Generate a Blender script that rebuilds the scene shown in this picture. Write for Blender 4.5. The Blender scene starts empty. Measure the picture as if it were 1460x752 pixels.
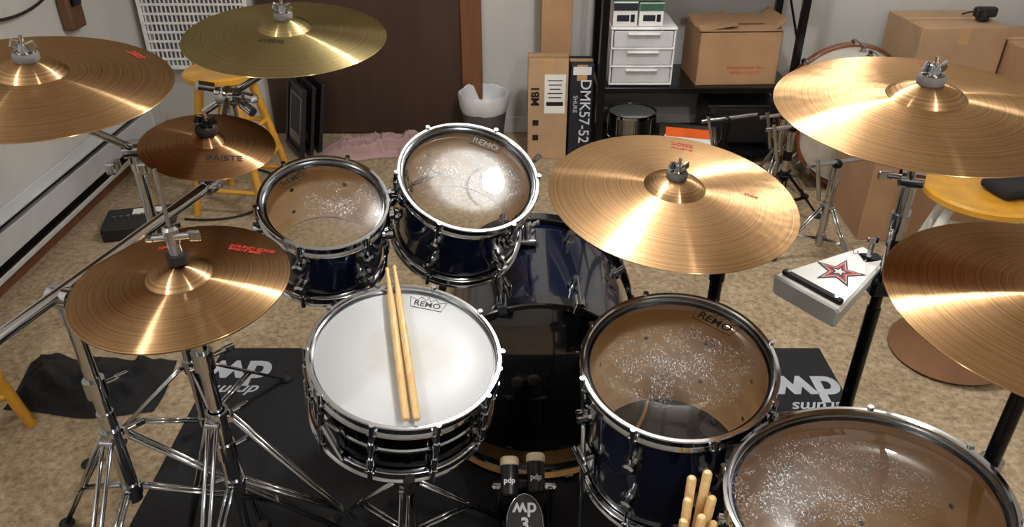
import bpy, bmesh, math, random
from mathutils import Vector, Matrix, Euler, noise
random.seed(3)
V=Vector
pi=math.pi

# ------------------------------------------------------------------ materials
def lin(c):
    o=[]
    for v in c:
        v=v/255.
        o.append(v/12.92 if v<=.04045 else ((v+.055)/1.055)**2.4)
    return (o[0],o[1],o[2],1.)
def new_mat(name):
    m=bpy.data.materials.new(name);m.use_nodes=True
    nt=m.node_tree;b=nt.nodes['Principled BSDF']
    return m,nt,b
def N(nt,t,**k):
    n=nt.nodes.new(t)
    for a,v in k.items():setattr(n,a,v)
    return n
def mathn(nt,op,a,b=None,clamp=False):
    n=N(nt,'ShaderNodeMath',operation=op);n.use_clamp=clamp
    for i,x in enumerate((a,b)):
        if x is None: continue
        if isinstance(x,(int,float)): n.inputs[i].default_value=x
        else: nt.links.new(x,n.inputs[i])
    return n.outputs[0]
def ramp(nt,fac,stops):
    r=N(nt,'ShaderNodeValToRGB')
    e=r.color_ramp.elements
    while len(e)<len(stops): e.new(.5)
    for i,(p,c) in enumerate(stops):
        e[i].position=p;e[i].color=c
    nt.links.new(fac,r.inputs[0]);return r.outputs[0]
def simple(name,col,rough=.5,metal=0.,coat=0.,var=.06,scale=12.,bump=0.,spec=.5,bscale=None):
    m,nt,b=new_mat(name)
    b.inputs['Roughness'].default_value=rough;b.inputs['Metallic'].default_value=metal
    b.inputs['Coat Weight'].default_value=coat;b.inputs['Coat Roughness'].default_value=.03
    b.inputs['Specular IOR Level'].default_value=spec
    tc=N(nt,'ShaderNodeTexCoord');nz=N(nt,'ShaderNodeTexNoise')
    nz.inputs['Scale'].default_value=scale;nz.inputs['Detail'].default_value=5
    nt.links.new(tc.outputs['Object'],nz.inputs['Vector'])
    c=lin(col);lo=tuple(max(0,x*(1-var*2)) for x in c[:3])+(1,);hi=tuple(min(1,x*(1+var*2)) for x in c[:3])+(1,)
    nt.links.new(ramp(nt,nz.outputs['Fac'],[(.3,lo),(.7,hi)]),b.inputs['Base Color'])
    if bump:
        n2=N(nt,'ShaderNodeTexNoise');n2.inputs['Scale'].default_value=bscale or scale*8
        nt.links.new(tc.outputs['Object'],n2.inputs['Vector'])
        bp=N(nt,'ShaderNodeBump');bp.inputs['Strength'].default_value=bump;bp.inputs['Distance'].default_value=.004
        nt.links.new(n2.outputs['Fac'],bp.inputs['Height']);nt.links.new(bp.outputs[0],b.inputs['Normal'])
    return m
chrome=simple('chrome',(180,183,188),.09,1.,var=.02)
dull_chrome=simple('brushed_steel',(150,152,156),.28,1.,var=.05)
blackmetal=simple('black_metal',(22,22,25),.25,.6)
blacknickel=simple('black_nickel',(38,36,40),.14,1.,var=.1)
rubber=simple('black_rubber',(20,20,21),.7)
plasticblk=simple('black_plastic',(24,24,28),.4)
navy=simple('navy_lacquer',(5,12,38),.14,.0,coat=1.,var=.25,scale=4)
navyhoop=simple('black_hoop_lacquer',(10,12,20),.2,0,coat=1)
felt=simple('grey_felt',(105,105,108),.95,bump=.4)
creamfelt=simple('cream_felt',(222,206,176),.9,bump=.3)
red_ink=simple('red_ink',(178,52,36),.5)
black_ink=simple('black_ink',(18,18,20),.5)
white_ink=simple('white_ink',(215,218,225),.6)
grey_ink=simple('grey_ink',(168,172,182),.8)
whiteplastic=simple('white_plastic',(225,226,228),.35)
whitemetal=simple('white_painted_metal',(222,222,220),.3,coat=.3)
card=simple('cardboard',(166,130,96),.85,var=.08,scale=5,bump=.1)
card2=simple('cardboard_light',(176,144,112),.85,var=.06,scale=5,bump=.1)
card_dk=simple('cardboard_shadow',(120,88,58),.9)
tape=simple('packing_tape',(186,150,106),.3,var=.04)
darkbox=simple('dark_printed_card',(24,30,44),.5)
label=simple('paper_label',(225,226,224),.7,var=.03)
greenp=simple('green_print',(50,92,70),.6)
orangep=simple('orange_print',(226,96,34),.45)
yellowwood=simple('yellow_wood',(205,150,48),.35,coat=.3,var=.1,scale=9)
redbrown=simple('red_brown_wood',(112,62,36),.35,coat=.4,var=.2,scale=6)
brownleather=simple('brown_leather',(92,62,38),.6)
pink=simple('pink_cloth',(166,136,136),.95,bump=.4,scale=6)
blackcloth=simple('black_cloth',(22,23,26),.9,bump=.4)
bagmat=simple('white_bag',(205,208,212),.35,var=.05)
drawer=simple('translucent_drawer',(196,198,202),.3,var=.04)
bagbin=simple('wire_bin',(110,112,116),.4,.5)
goldwood=simple('maple_hoop_inside',(206,156,92),.45,var=.15)

def wood_mat(name,c1,c2,rough=.4,sc=(40,40,4),coat=0.):
    m,nt,b=new_mat(name)
    tc=N(nt,'ShaderNodeTexCoord');mp=N(nt,'ShaderNodeMapping');mp.inputs['Scale'].default_value=sc
    nz=N(nt,'ShaderNodeTexNoise');nz.inputs['Scale'].default_value=1.;nz.inputs['Detail'].default_value=6
    nt.links.new(tc.outputs['Object'],mp.inputs[0]);nt.links.new(mp.outputs[0],nz.inputs['Vector'])
    nt.links.new(ramp(nt,nz.outputs['Fac'],[(.3,lin(c1)),(.7,lin(c2))]),b.inputs['Base Color'])
    b.inputs['Roughness'].default_value=rough;b.inputs['Coat Weight'].default_value=coat
    return m
maple=wood_mat('maple_shell_interior',(232,200,156),(248,222,182),.6,(4,4,30))
stickwood=wood_mat('hickory_stick',(212,172,112),(232,200,146),.4,(120,8,120),.2)
doorwood=wood_mat('dark_brown_panel',(54,38,28),(68,48,36),.5,(14,14,1.5))
trimwood=wood_mat('brown_trim_wood',(98,60,38),(122,78,50),.5,(30,30,2))

def cymbal_mat(name,c1,c2,rough=.30,an=-.76,soft=.16,bump=.00018):
    m=bpy.data.materials.new(name);m.use_nodes=True;nt=m.node_tree;nt.nodes.clear()
    out=N(nt,'ShaderNodeOutputMaterial')
    A=N(nt,'ShaderNodeBsdfAnisotropic',distribution='BECKMANN');S=N(nt,'ShaderNodeBsdfAnisotropic',distribution='BECKMANN')
    A.inputs['Roughness'].default_value=rough;A.inputs['Anisotropy'].default_value=an
    S.inputs['Roughness'].default_value=.5;S.inputs['Anisotropy'].default_value=-.3
    mix=N(nt,'ShaderNodeMixShader');mix.inputs[0].default_value=soft
    nt.links.new(A.outputs[0],mix.inputs[1]);nt.links.new(S.outputs[0],mix.inputs[2]);nt.links.new(mix.outputs[0],out.inputs[0])
    tc=N(nt,'ShaderNodeTexCoord')
    mul=N(nt,'ShaderNodeVectorMath',operation='MULTIPLY');mul.inputs[1].default_value=(1,1,0);nt.links.new(tc.outputs['Object'],mul.inputs[0])
    nrm=N(nt,'ShaderNodeVectorMath',operation='NORMALIZE');nt.links.new(mul.outputs[0],nrm.inputs[0])
    ln=N(nt,'ShaderNodeVectorMath',operation='LENGTH');nt.links.new(mul.outputs[0],ln.inputs[0])
    vt=N(nt,'ShaderNodeVectorTransform',vector_type='VECTOR',convert_from='OBJECT',convert_to='WORLD')
    nt.links.new(nrm.outputs[0],vt.inputs[0])
    g=N(nt,'ShaderNodeTexNoise',noise_dimensions='1D');g.inputs['Scale'].default_value=300.;g.inputs['Detail'].default_value=2
    nt.links.new(ln.outputs['Value'],g.inputs['W'])
    h=N(nt,'ShaderNodeTexNoise');h.inputs['Scale'].default_value=50.;h.inputs['Detail'].default_value=0
    nt.links.new(tc.outputs['Object'],h.inputs['Vector'])
    big=N(nt,'ShaderNodeTexNoise');big.inputs['Scale'].default_value=7.;big.inputs['Detail'].default_value=4
    nt.links.new(tc.outputs['Object'],big.inputs['Vector'])
    mx=mathn(nt,'ADD',mathn(nt,'MULTIPLY',g.outputs['Fac'],.6),mathn(nt,'MULTIPLY',big.outputs['Fac'],.4))
    col=ramp(nt,mx,[(.3,lin(c1)),(.68,lin(c2))])
    bp=N(nt,'ShaderNodeBump');bp.inputs['Strength'].default_value=1.;bp.inputs['Distance'].default_value=bump
    nt.links.new(h.outputs['Fac'],bp.inputs['Height'])
    for q in (A,S):
        nt.links.new(vt.outputs[0],q.inputs['Tangent']);nt.links.new(col,q.inputs['Color'])
    nt.links.new(bp.outputs[0],A.inputs['Normal'])
    return m
bronze=cymbal_mat('bronze_cymbal',(150,118,84),(202,164,122))
bronze_old=cymbal_mat('aged_brass_cymbal',(148,134,94),(188,172,124),soft=.35)
bronze_dark=cymbal_mat('dark_bronze_cymbal',(124,92,64),(166,126,90))

def clear_head(name,R,amount=1.,seed=0.,cx=0,cy=0):
    m=bpy.data.materials.new(name);m.use_nodes=True;nt=m.node_tree;nt.nodes.clear()
    out=N(nt,'ShaderNodeOutputMaterial')
    tr=N(nt,'ShaderNodeBsdfTransparent');tr.inputs[0].default_value=(.97,.95,.92,1)
    gl=N(nt,'ShaderNodeBsdfGlossy');gl.inputs['Roughness'].default_value=.015;gl.inputs[0].default_value=(1,1,1,1)
    gl2=N(nt,'ShaderNodeBsdfGlossy');gl2.inputs['Roughness'].default_value=.30;gl2.inputs[0].default_value=(.8,.9,1,1)
    df=N(nt,'ShaderNodeBsdfDiffuse');df.inputs[0].default_value=(.80,.83,.88,1)
    fr=N(nt,'ShaderNodeFresnel');fr.inputs[0].default_value=1.5
    m1=N(nt,'ShaderNodeMixShader');m0=N(nt,'ShaderNodeMixShader')
    nt.links.new(fr.outputs[0],m1.inputs[0]);nt.links.new(tr.outputs[0],m1.inputs[1]);nt.links.new(gl.outputs[0],m1.inputs[2])
    m0.inputs[0].default_value=.012 if amount>0 else .0
    nt.links.new(m1.outputs[0],m0.inputs[1]);nt.links.new(gl2.outputs[0],m0.inputs[2])
    m2=N(nt,'ShaderNodeMixShader')
    tc=N(nt,'ShaderNodeTexCoord')
    masks=[]
    for i,(rot,sx,sy,th) in enumerate([(.35,340,95,.61),(-.7,120,360,.625),(1.2,300,150,.625),(.1,520,240,.595)]):
        mp=N(nt,'ShaderNodeMapping');mp.inputs['Scale'].default_value=(sx,sy,1);mp.inputs['Rotation'].default_value=(0,0,rot);mp.inputs['Location'].default_value=(seed+i*7,seed*2,0)
        nt.links.new(tc.outputs['Object'],mp.inputs[0])
        nz=N(nt,'ShaderNodeTexNoise');nz.inputs['Scale'].default_value=1.;nz.inputs['Detail'].default_value=2
        nt.links.new(mp.outputs[0],nz.inputs['Vector'])
        masks.append(mathn(nt,'MULTIPLY',mathn(nt,'SUBTRACT',nz.outputs['Fac'],th),12.,True))
    mk=mathn(nt,'MAXIMUM',mathn(nt,'MAXIMUM',masks[0],masks[1]),mathn(nt,'MAXIMUM',masks[2],masks[3]))
    sub=N(nt,'ShaderNodeVectorMath',operation='SUBTRACT');sub.inputs[1].default_value=(cx,cy,0);nt.links.new(tc.outputs['Object'],sub.inputs[0])
    mul=N(nt,'ShaderNodeVectorMath',operation='MULTIPLY');mul.inputs[1].default_value=(1,1.35,0);nt.links.new(sub.outputs[0],mul.inputs[0])
    ln=N(nt,'ShaderNodeVectorMath',operation='LENGTH');nt.links.new(mul.outputs[0],ln.inputs[0])
    b2=N(nt,'ShaderNodeTexNoise');b2.inputs['Scale'].default_value=26;b2.inputs['Detail'].default_value=3;nt.links.new(tc.outputs['Object'],b2.inputs['Vector'])
    fall=mathn(nt,'SUBTRACT',1.0,mathn(nt,'DIVIDE',ln.outputs['Value'],R*.84),True)
    clump=mathn(nt,'MULTIPLY',mathn(nt,'SUBTRACT',b2.outputs['Fac'],.36),5.,True)
    fall2=mathn(nt,'MULTIPLY',mathn(nt,'MULTIPLY',mathn(nt,'POWER',fall,.7),1.6*amount,True),clump)
    thr=mathn(nt,'MULTIPLY',mk,fall2,True)
    haze=mathn(nt,'MULTIPLY',mathn(nt,'POWER',fall,1.3),.16*amount)
    nt.links.new(mathn(nt,'ADD',thr,haze,True),m2.inputs[0]);nt.links.new(m0.outputs[0],m2.inputs[1]);nt.links.new(df.outputs[0],m2.inputs[2])
    nt.links.new(m2.outputs[0],out.inputs[0])
    return m
reso_head=clear_head('clear_bottom_head',.2,0.)

def coated_head():
    m,nt,b=new_mat('coated_white_head')
    tc=N(nt,'ShaderNodeTexCoord')
    ln=N(nt,'ShaderNodeVectorMath',operation='LENGTH')
    mul=N(nt,'ShaderNodeVectorMath',operation='MULTIPLY');mul.inputs[1].default_value=(1,1,0);nt.links.new(tc.outputs['Object'],mul.inputs[0]);nt.links.new(mul.outputs[0],ln.inputs[0])
    nz=N(nt,'ShaderNodeTexNoise');nz.inputs['Scale'].default_value=30;nz.inputs['Detail'].default_value=6;nt.links.new(tc.outputs['Object'],nz.inputs['Vector'])
    v=mathn(nt,'ADD',ln.outputs['Value'],mathn(nt,'MULTIPLY',nz.outputs['Fac'],.1))
    nt.links.new(ramp(nt,v,[(.05,lin((184,184,176))),(.14,lin((196,200,205)))]),b.inputs['Base Color'])
    b.inputs['Roughness'].default_value=.4
    return m
whitehead=coated_head()

def carpet():
    m,nt,b=new_mat('mottled_beige_carpet')
    tc=N(nt,'ShaderNodeTexCoord')
    a=N(nt,'ShaderNodeTexNoise');a.inputs['Scale'].default_value=42;a.inputs['Detail'].default_value=8;a.inputs['Roughness'].default_value=.75
    c=N(nt,'ShaderNodeTexNoise');c.inputs['Scale'].default_value=9;c.inputs['Detail'].default_value=4
    nt.links.new(tc.outputs['Object'],a.inputs['Vector']);nt.links.new(tc.outputs['Object'],c.inputs['Vector'])
    f=mathn(nt,'ADD',mathn(nt,'MULTIPLY',a.outputs['Fac'],.8),mathn(nt,'MULTIPLY',c.outputs['Fac'],.2))
    nt.links.new(ramp(nt,f,[(.36,lin((114,97,74))),(.5,lin((156,137,110))),(.62,lin((182,164,137)))]),b.inputs['Base Color'])
    b.inputs['Roughness'].default_value=.9
    bp=N(nt,'ShaderNodeBump');bp.inputs['Strength'].default_value=.4;bp.inputs['Distance'].default_value=.006
    nt.links.new(a.outputs['Fac'],bp.inputs['Height']);nt.links.new(bp.outputs[0],b.inputs['Normal'])
    return m
carpetm=carpet()
wallm=simple('wall_paint',(192,191,188),.8,var=.03,scale=3,bump=.05)
ceilm=simple('ceiling_paint',(225,222,216),.9,var=.02)
rugm=simple('black_rug',(17,18,24),.85,var=.2,scale=60,bump=.5,bscale=600)
heaterm=simple('baseboard_heater_enamel',(188,192,194),.45,var=.03)

# ------------------------------------------------------------------ builder
class MB:
    def __init__(s,name,M=None,local=False):
        s.name=name;s.M=M or Matrix.Identity(4);s.local=local
        s.v=[];s.f=[];s.mi=[];s.sm=[];s.mats=[]
    def m(s,mat):
        if mat not in s.mats:s.mats.append(mat)
        return s.mats.index(mat)
    def add(s,vs,fs,mat,smooth=True,T=None):
        o=len(s.v);k=s.m(mat)
        s.v+= [ (T@V(p) if T else V(p)) for p in vs]
        for f in fs:
            s.f.append([i+o for i in f]);s.mi.append(k);s.sm.append(smooth)
    def lathe(s,prof,T,mat,seg=48):
        runs=[];cur=[prof[0]]
        for i in range(1,len(prof)):
            cur.append(prof[i])
            if i<len(prof)-1:
                a=V(prof[i])-V(prof[i-1]);b=V(prof[i+1])-V(prof[i])
                if a.length>1e-9 and b.length>1e-9 and a.angle(b)>.6:
                    runs.append(cur);cur=[prof[i]]
        runs.append(cur)
        for run in runs:
            vs=[];idx=[]
            for r,z in run:
                if r<1e-7: idx.append([len(vs)]);vs.append((0,0,z))
                else:
                    idx.append(list(range(len(vs),len(vs)+seg)))
                    vs+=[(r*math.cos(2*pi*k/seg),r*math.sin(2*pi*k/seg),z) for k in range(seg)]
            fs=[]
            for a,b in zip(idx,idx[1:]):
                for k in range(seg):
                    k2=(k+1)%seg
                    if len(a)==1 and len(b)==1: continue
                    if len(a)==1: fs.append([a[0],b[k],b[k2]])
                    elif len(b)==1: fs.append([a[k],b[0],a[k2]])
                    else: fs.append([a[k],b[k],b[k2],a[k2]])
            s.add(vs,fs,mat,True,T)
    def cyl(s,p1,p2,r,mat,r2=None,seg=16):
        p1=V(p1);p2=V(p2);d=p2-p1;L=d.length
        if L<1e-6:return
        T=Matrix.Translation(p1)@d.to_track_quat('Z','Y').to_matrix().to_4x4()
        r2=r if r2 is None else r2
        s.lathe([(0,L),(r2,L),(r,0),(0,0)],T,mat,seg)
    def ball(s,c,r,mat,sc=(1,1,1),seg=16):
        n=seg//2
        T=Matrix.Translation(V(c))@Matrix.Diagonal((*sc,1))
        s.lathe([(r*math.sin(pi*i/n),r*math.cos(pi*i/n)) for i in range(n+1)],T,mat,seg)
    def pipe(s,pts,r,mat,seg=8,closed=False):
        pts=[V(p) for p in pts];n=len(pts);vs=[];fs=[]
        up=None
        for i,p in enumerate(pts):
            a=pts[i-1] if (i>0 or closed) else p
            b=pts[(i+1)%n] if (i<n-1 or closed) else p
            t=(b-a).normalized()
            if up is None: up=t.orthogonal().normalized()
            up=(up-t*up.dot(t)).normalized();w=t.cross(up)
            vs+=[p+(up*math.cos(2*pi*k/seg)+w*math.sin(2*pi*k/seg))*r for k in range(seg)]
        for i in range(n if closed else n-1):
            j=(i+1)%n
            for k in range(seg):
                k2=(k+1)%seg;fs.append([i*seg+k,i*seg+k2,j*seg+k2,j*seg+k])
        if not closed: fs+= [list(range(seg))[::-1],[ (n-1)*seg+k for k in range(seg)]]
        s.add(vs,fs,mat,True)
    def box(s,c,size,mat,R=None,bev=.003,T=None):
        bm=bmesh.new();bmesh.ops.create_cube(bm,size=1)
        for v in bm.verts:v.co=V((v.co.x*size[0],v.co.y*size[1],v.co.z*size[2]))
        if bev: bmesh.ops.bevel(bm,geom=bm.edges[:],offset=min(bev,min(size)*.4),segments=2,affect='EDGES',profile=.5)
        X=Matrix.Translation(V(c))@(R.to_matrix().to_4x4() if R else Matrix.Identity(4))
        if T: X=T@X
        bm.verts.index_update()
        s.add([v.co.copy() for v in bm.verts],[[v.index for v in f.verts] for f in bm.faces],mat,False,X);bm.free()
    def prism(s,pts,z0,z1,mat,T=None):
        n=len(pts);vs=[(x,y,z0) for x,y in pts]+[(x,y,z1) for x,y in pts]
        fs=[list(range(n))[::-1],[n+i for i in range(n)]]+[[i,(i+1)%n,n+(i+1)%n,n+i] for i in range(n)]
        s.add(vs,fs,mat,False,T)
    def text(s,txt,size,T,mat,off=0.,ext=.0,zf=None,shear=0.):
        cu=bpy.data.curves.new('t','FONT');cu.body=txt;cu.size=size;cu.align_x='CENTER';cu.align_y='CENTER';cu.offset=off;cu.extrude=ext;cu.shear=shear;cu.resolution_u=4
        ob=bpy.data.objects.new('t',cu);bpy.context.collection.objects.link(ob);bpy.context.view_layer.update()
        me=bpy.data.meshes.new_from_object(ob.evaluated_get(bpy.context.evaluated_depsgraph_get()))
        vs=[T@v.co for v in me.vertices]
        if zf: vs=[V((p.x,p.y,zf(math.hypot(p.x,p.y))+.0009)) for p in vs]
        s.add(vs,[list(p.vertices) for p in me.polygons],mat,False)
        bpy.data.objects.remove(ob);bpy.data.meshes.remove(me);bpy.data.curves.remove(cu)
    def done(s,parent=None):
        me=bpy.data.meshes.new(s.name);inv=s.M.inverted()
        vs=[tuple(p) if s.local else tuple(inv@p) for p in s.v]
        me.from_pydata(vs,[],s.f)
        for m in s.mats:me.materials.append(m)
        me.polygons.foreach_set('material_index',s.mi);me.polygons.foreach_set('use_smooth',s.sm);me.update()
        ob=bpy.data.objects.new(s.name,me);bpy.context.collection.objects.link(ob)
        ob.matrix_world=s.M
        if parent: ob.parent=parent;ob.matrix_parent_inverse=parent.matrix_world.inverted()
        return ob
def frame(c,nx,ny,rz=0.):
    z=V((nx,ny,1)).normalized();x=V((1,0,0));x=(x-z*x.dot(z)).normalized();y=z.cross(x)
    M=Matrix((x,y,z)).transposed().to_4x4();M.translation=V(c)
    return M@Matrix.Rotation(rz,4,'Z')
def TR(x,y,z=0,rz=0):return Matrix.Translation((x,y,z))@Matrix.Rotation(rz,4,'Z')
def bez(p0,p1,p2,n=10):
    p0,p1,p2=V(p0),V(p1),V(p2)
    return [p0*(1-t)**2+p1*2*t*(1-t)+p2*t*t for t in [i/n for i in range(n+1)]]

# ------------------------------------------------------------------ room
X0,X1,Y0,Y1,H=-1.95,2.75,-1.6,4.15,2.42
def slab(name,c,size,mat,bev=0):
    b=MB(name,Matrix.Translation(V(c)));b.box(c,size,mat,bev=bev);return b.done()
slab('floor',((X0+X1)/2,(Y0+Y1)/2,-.05),(X1-X0+.2,Y1-Y0+.2,.1),carpetm)
slab('ceiling',((X0+X1)/2,(Y0+Y1)/2,H+.05),(X1-X0+.2,Y1-Y0+.2,.1),ceilm)
slab('wall_back',((X0+X1)/2,Y1+.05,H/2),(X1-X0+.2,.1,H),wallm)
slab('wall_front',((X0+X1)/2,Y0-.05,H/2),(X1-X0+.2,.1,H),wallm)
slab('wall_left',(X0-.05,(Y0+Y1)/2,H/2),(.1,Y1-Y0,H),wallm)
slab('wall_right',(X1+.05,(Y0+Y1)/2,H/2),(.1,Y1-Y0,H),wallm)
slab('baseboard_left',(X0+.012,(Y0+Y1)/2,.035),(.024,Y1-Y0,.07),trimwood,.004)
slab('baseboard_back',(1.3,Y1-.008,.045),(2.9,.016,.09),wallm,.003)
b=MB('door_1',Matrix.Translation((-.8,Y1-.03,1.)))
b.box((-.8,Y1-.022,1.02),(1.06,.04,2.02),doorwood,bev=.004)
for zz in (1.5,): b.box((-.8,Y1-.045,zz),(.9,.006,.02),doorwood,bev=.002)
b.done()
slab('trim_1',(-.215,Y1-.03,1.03),(.11,.06,2.06),trimwood,.005)
slab('trim_2',(-.8,Y1-.03,2.09),(1.28,.06,.1),trimwood,.005)
b=MB('baseboard_heater',Matrix.Translation((X0+.05,2.,.15)))
b.box((X0+.008,1.9,.175),(.014,3.9,.21),heaterm,bev=.003)
b.box((X0+.04,1.9,.272),(.07,3.9,.012),heaterm,bev=.004)
b.box((X0+.07,1.9,.19),(.008,3.9,.10),heaterm,bev=.003)
b.box((X0+.035,1.9,.105),(.05,3.86,.012),blackmetal,bev=.002)
b.box((X0+.072,1.9,.09),(.008,3.9,.022),heaterm,bev=.003)
b.box((X0+.04,1.9,.255),(.05,3.86,.006),blackmetal,bev=.001)
for yy in (-.05,3.85): b.box((X0+.04,yy,.175),(.08,.02,.21),heaterm,bev=.004)
b.done()
b=MB('wall_grille',Matrix.Translation((-1.58,Y1-.05,.75)))
gx0,gx1,gz0,gz1=-1.90,-1.36,.40,1.05
for x in (gx0,gx1): b.box((x,Y1-.06,(gz0+gz1)/2),(.022,.1,gz1-gz0),whitemetal)
for z in (gz0,gz1): b.box(((gx0+gx1)/2,Y1-.06,z),(gx1-gx0+.022,.1,.022),whitemetal)
for i in range(1,24): b.box((gx0+(gx1-gx0)*i/24,Y1-.108,(gz0+gz1)/2),(.007,.006,gz1-gz0),whitemetal,bev=0)
for i in range(1,14): b.box(((gx0+gx1)/2,Y1-.112,gz0+(gz1-gz0)*i/14),(gx1-gx0,.006,.012),whitemetal,bev=0)
b.box(((gx0+gx1)/2,Y1-.02,(gz0+gz1)/2),(gx1-gx0,.03,gz1-gz0),dull_chrome,bev=0)
b.done()
b=MB('wall_bracket',Matrix.Translation((X0+.03,3.45,.82)))
b.box((X0+.03,3.45,.86),(.05,.12,.22),brownleather,bev=.01);b.box((X0+.06,3.45,.9),(.02,.07,.1),blackmetal,bev=.006)
b.pipe(bez((X0+.03,3.4,.95),(X0+.03,3.0,.8),(X0+.03,2.5,1.05),14),.006,rubber)
b.done()

# ------------------------------------------------------------------ rug
b=MB('drum_rug',Matrix.Translation((.03,1.3,.004)))
b.box((.032,1.30,.004),(2.03,1.62,.008),rugm,bev=.003)
for x,yy in ((-.89,1.98),(.94,1.90)):
    b.text('dw',.17,TR(x,yy,.0088,pi+.0),grey_ink,off=.006)
    b.text('drums',.065,TR(x+.01,yy-.09,.0088,pi),grey_ink,off=.001,shear=.4)
b.done()

# ------------------------------------------------------------------ cymbals
def cymbal(name,D,C,n,mat,logos=(),bell=None,nut='wing',rz=0.,bow=.045):
    R=D/2;rb=bell or (.035+.055*D);hb=.018+.02*(D-.25);h=bow*D
    M=frame(C,*n,rz);b=MB(name,M,True)
    def zf(r):
        if r<rb: return h+hb*math.cos(pi/2*(r/rb)**1.3)**.8
        t=(r-rb)/(R-rb);return h*(1-t**1.35)
    rs=[.004]+[rb*i/8 for i in range(1,9)]+[rb+(R-rb)*i/22 for i in range(1,23)]
    top=[(r,zf(r)) for r in rs]
    b.lathe(top,Matrix.Identity(4),mat,128)
    b.lathe([(R,0),(R+.0006,-.0008),(R,-.0016)],Matrix.Identity(4),mat,128)
    b.lathe([(r,z-.0016) for r,z in top[::-1]],Matrix.Identity(4),mat,128)
    root=b.done()
    bpy.context.view_layer.update()
    b=MB('hardware',M,True)
    for txt,a,rr,rot,size,ink in logos:
        a=math.radians(a);b.text(txt,size,TR(R*rr*math.cos(a),R*rr*math.sin(a),0,math.radians(rot)),ink,off=.0004,zf=zf)
    zt=h+hb
    I=Matrix.Translation((0,0,zt-.002))
    if nut:
        b.lathe([(.006,.015),(.019,.015),(.021,.012),(.021,.003),(.019,0),(.006,0)],I,felt if nut=='wing' else rubber,24)
        b.lathe([(0,.018),(.017,.018),(.017,.015),(0,.015)],I,chrome,24)
        b.lathe([(0,.031),(.008,.030),(.010,.018),(0,.018)],I,chrome if nut=='wing' else blackmetal,20)
        for sg in (-1,1):
            b.box((sg*.014,0,zt+.026),(.014,.005,.016),chrome if nut=='wing' else blackmetal,R=Euler((0,sg*-.35,.6)),bev=.002)
        b.cyl((0,0,zt+.02),(0,0,zt+.042),.0035,chrome)
    b.cyl((0,0,h-.02),(0,0,zt+.02),.0038,chrome)
    b.lathe([(.004,h+hb*.2),(.017,h+hb*.2),(.017,h+hb*.2-.01),(.004,h+hb*.2-.01)],Matrix.Identity(4),rubber,20)
    b.done(root)
    return root,M
C={}
C['cL']=((-.837,1.320,1.181),(.105,-.085));C['rU']=((-.520,1.792,1.141),(.043,-.117))
C['sp']=((-.599,1.425,1.022),(.147,-.132));C['hh']=((-.559,1.105,.904),(.004,-.084))
C['ri']=((.329,1.429,.910),(.056,-.129));C['cR']=((.655,1.185,1.183),(-.022,-.078))
C['cB']=((.727,.828,1.038),(.0,-.03))
cymbal('crash_cymbal',.457,*C['cL'],bronze,[('2002',52,.84,-38,.022,red_ink)])
cymbal('crash_cymbal',.457,*C['rU'],bronze_old,[('AVEDIS',262,.36,-5,.018,black_ink)])
cymbal('splash_cymbal',.254,*C['sp'],bronze_dark,[('PAISTE',-48,.56,16,.022,black_ink)],nut='blk',bell=.034)
cymbal('ride_cymbal',.508,*C['ri'],bronze,[('2002',75,.82,-15,.026,red_ink),('PAISTE',75,.72,-15,.016,red_ink),('ride',-3,.62,-15,.018,red_ink)])
cymbal('crash_cymbal',.457,*C['cR'],bronze,[('2002',62,.82,-28,.024,red_ink),('PAISTE',62,.72,-28,.015,red_ink),('crash',-15,.7,-20,.015,red_ink)])
cymbal('crash_cymbal',.457,*C['cB'],bronze,[('2002',70,.82,-28,.024,red_ink)])
def hats():
    root,M=cymbal('hi_hat_cymbals',.356,*C['hh'],bronze,[('SOUND EDGE',43,.74,-8,.013,red_ink),('PAISTE 2002',43,.66,-8,.011,red_ink),('2002',123,.58,20,.013,red_ink)],nut=None)
    b=MB('bottom_cymbal',M,True);R=.178;rb=.055
    def zf(r):
        if r<rb:return -(.016+.018*math.cos(pi/2*(r/rb)**1.3)**.8)
        t=(r-rb)/(R-rb);return -(.016*(1-t**1.35))
    prof=[(r,zf(r)-.004) for r in [.004]+[rb*i/8 for i in range(1,9)]+[rb+(R-rb)*i/14 for i in range(1,15)]]
    b.lathe([(r,z+.0014) for r,z in prof]+prof[::-1],Matrix.Identity(4),bronze,80);b.done(root)
hats()

# ------------------------------------------------------------------ drums
def crown(b,R,ang,rr,rot,s,ink,z):
    a=math.radians(ang);T=TR(R*rr*math.cos(a),R*rr*math.sin(a),z,math.radians(rot))
    b.text('REMO',s,T,ink,off=s*.015)
    w=s*1.85;pts=[(-w*.82,-s*.6),(w*.82,-s*.6),(w,s*.75),(w*.6,s*.45),(w*.4,s*.95),(w*.12,s*.5),(0,s*1.1),(-w*.12,s*.5),(-w*.4,s*.95),(-w*.6,s*.45),(-w,s*.75)]
    b.pipe([T@V((x,y,0)) for x,y in pts],s*.03,ink,seg=6,closed=True)
def hoop(b,R,flip,L,mat=chrome):
    p=[(R-.0105,-.014),(R-.0100,-.002),(R-.0075,0.0005),(R-.0015,.0005),(R,-.0015),(R-.001,-.0035),(R-.0045,-.006),(R-.005,-.021),(R-.001,-.026),(R,-.029),(R-.0015,-.030),(R-.0105,-.030),(R-.0105,-.014)]
    if flip: p=[(r,-L-z) for r,z in p][::-1]
    b.lathe(p,Matrix.Identity(4),mat,96)
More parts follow.
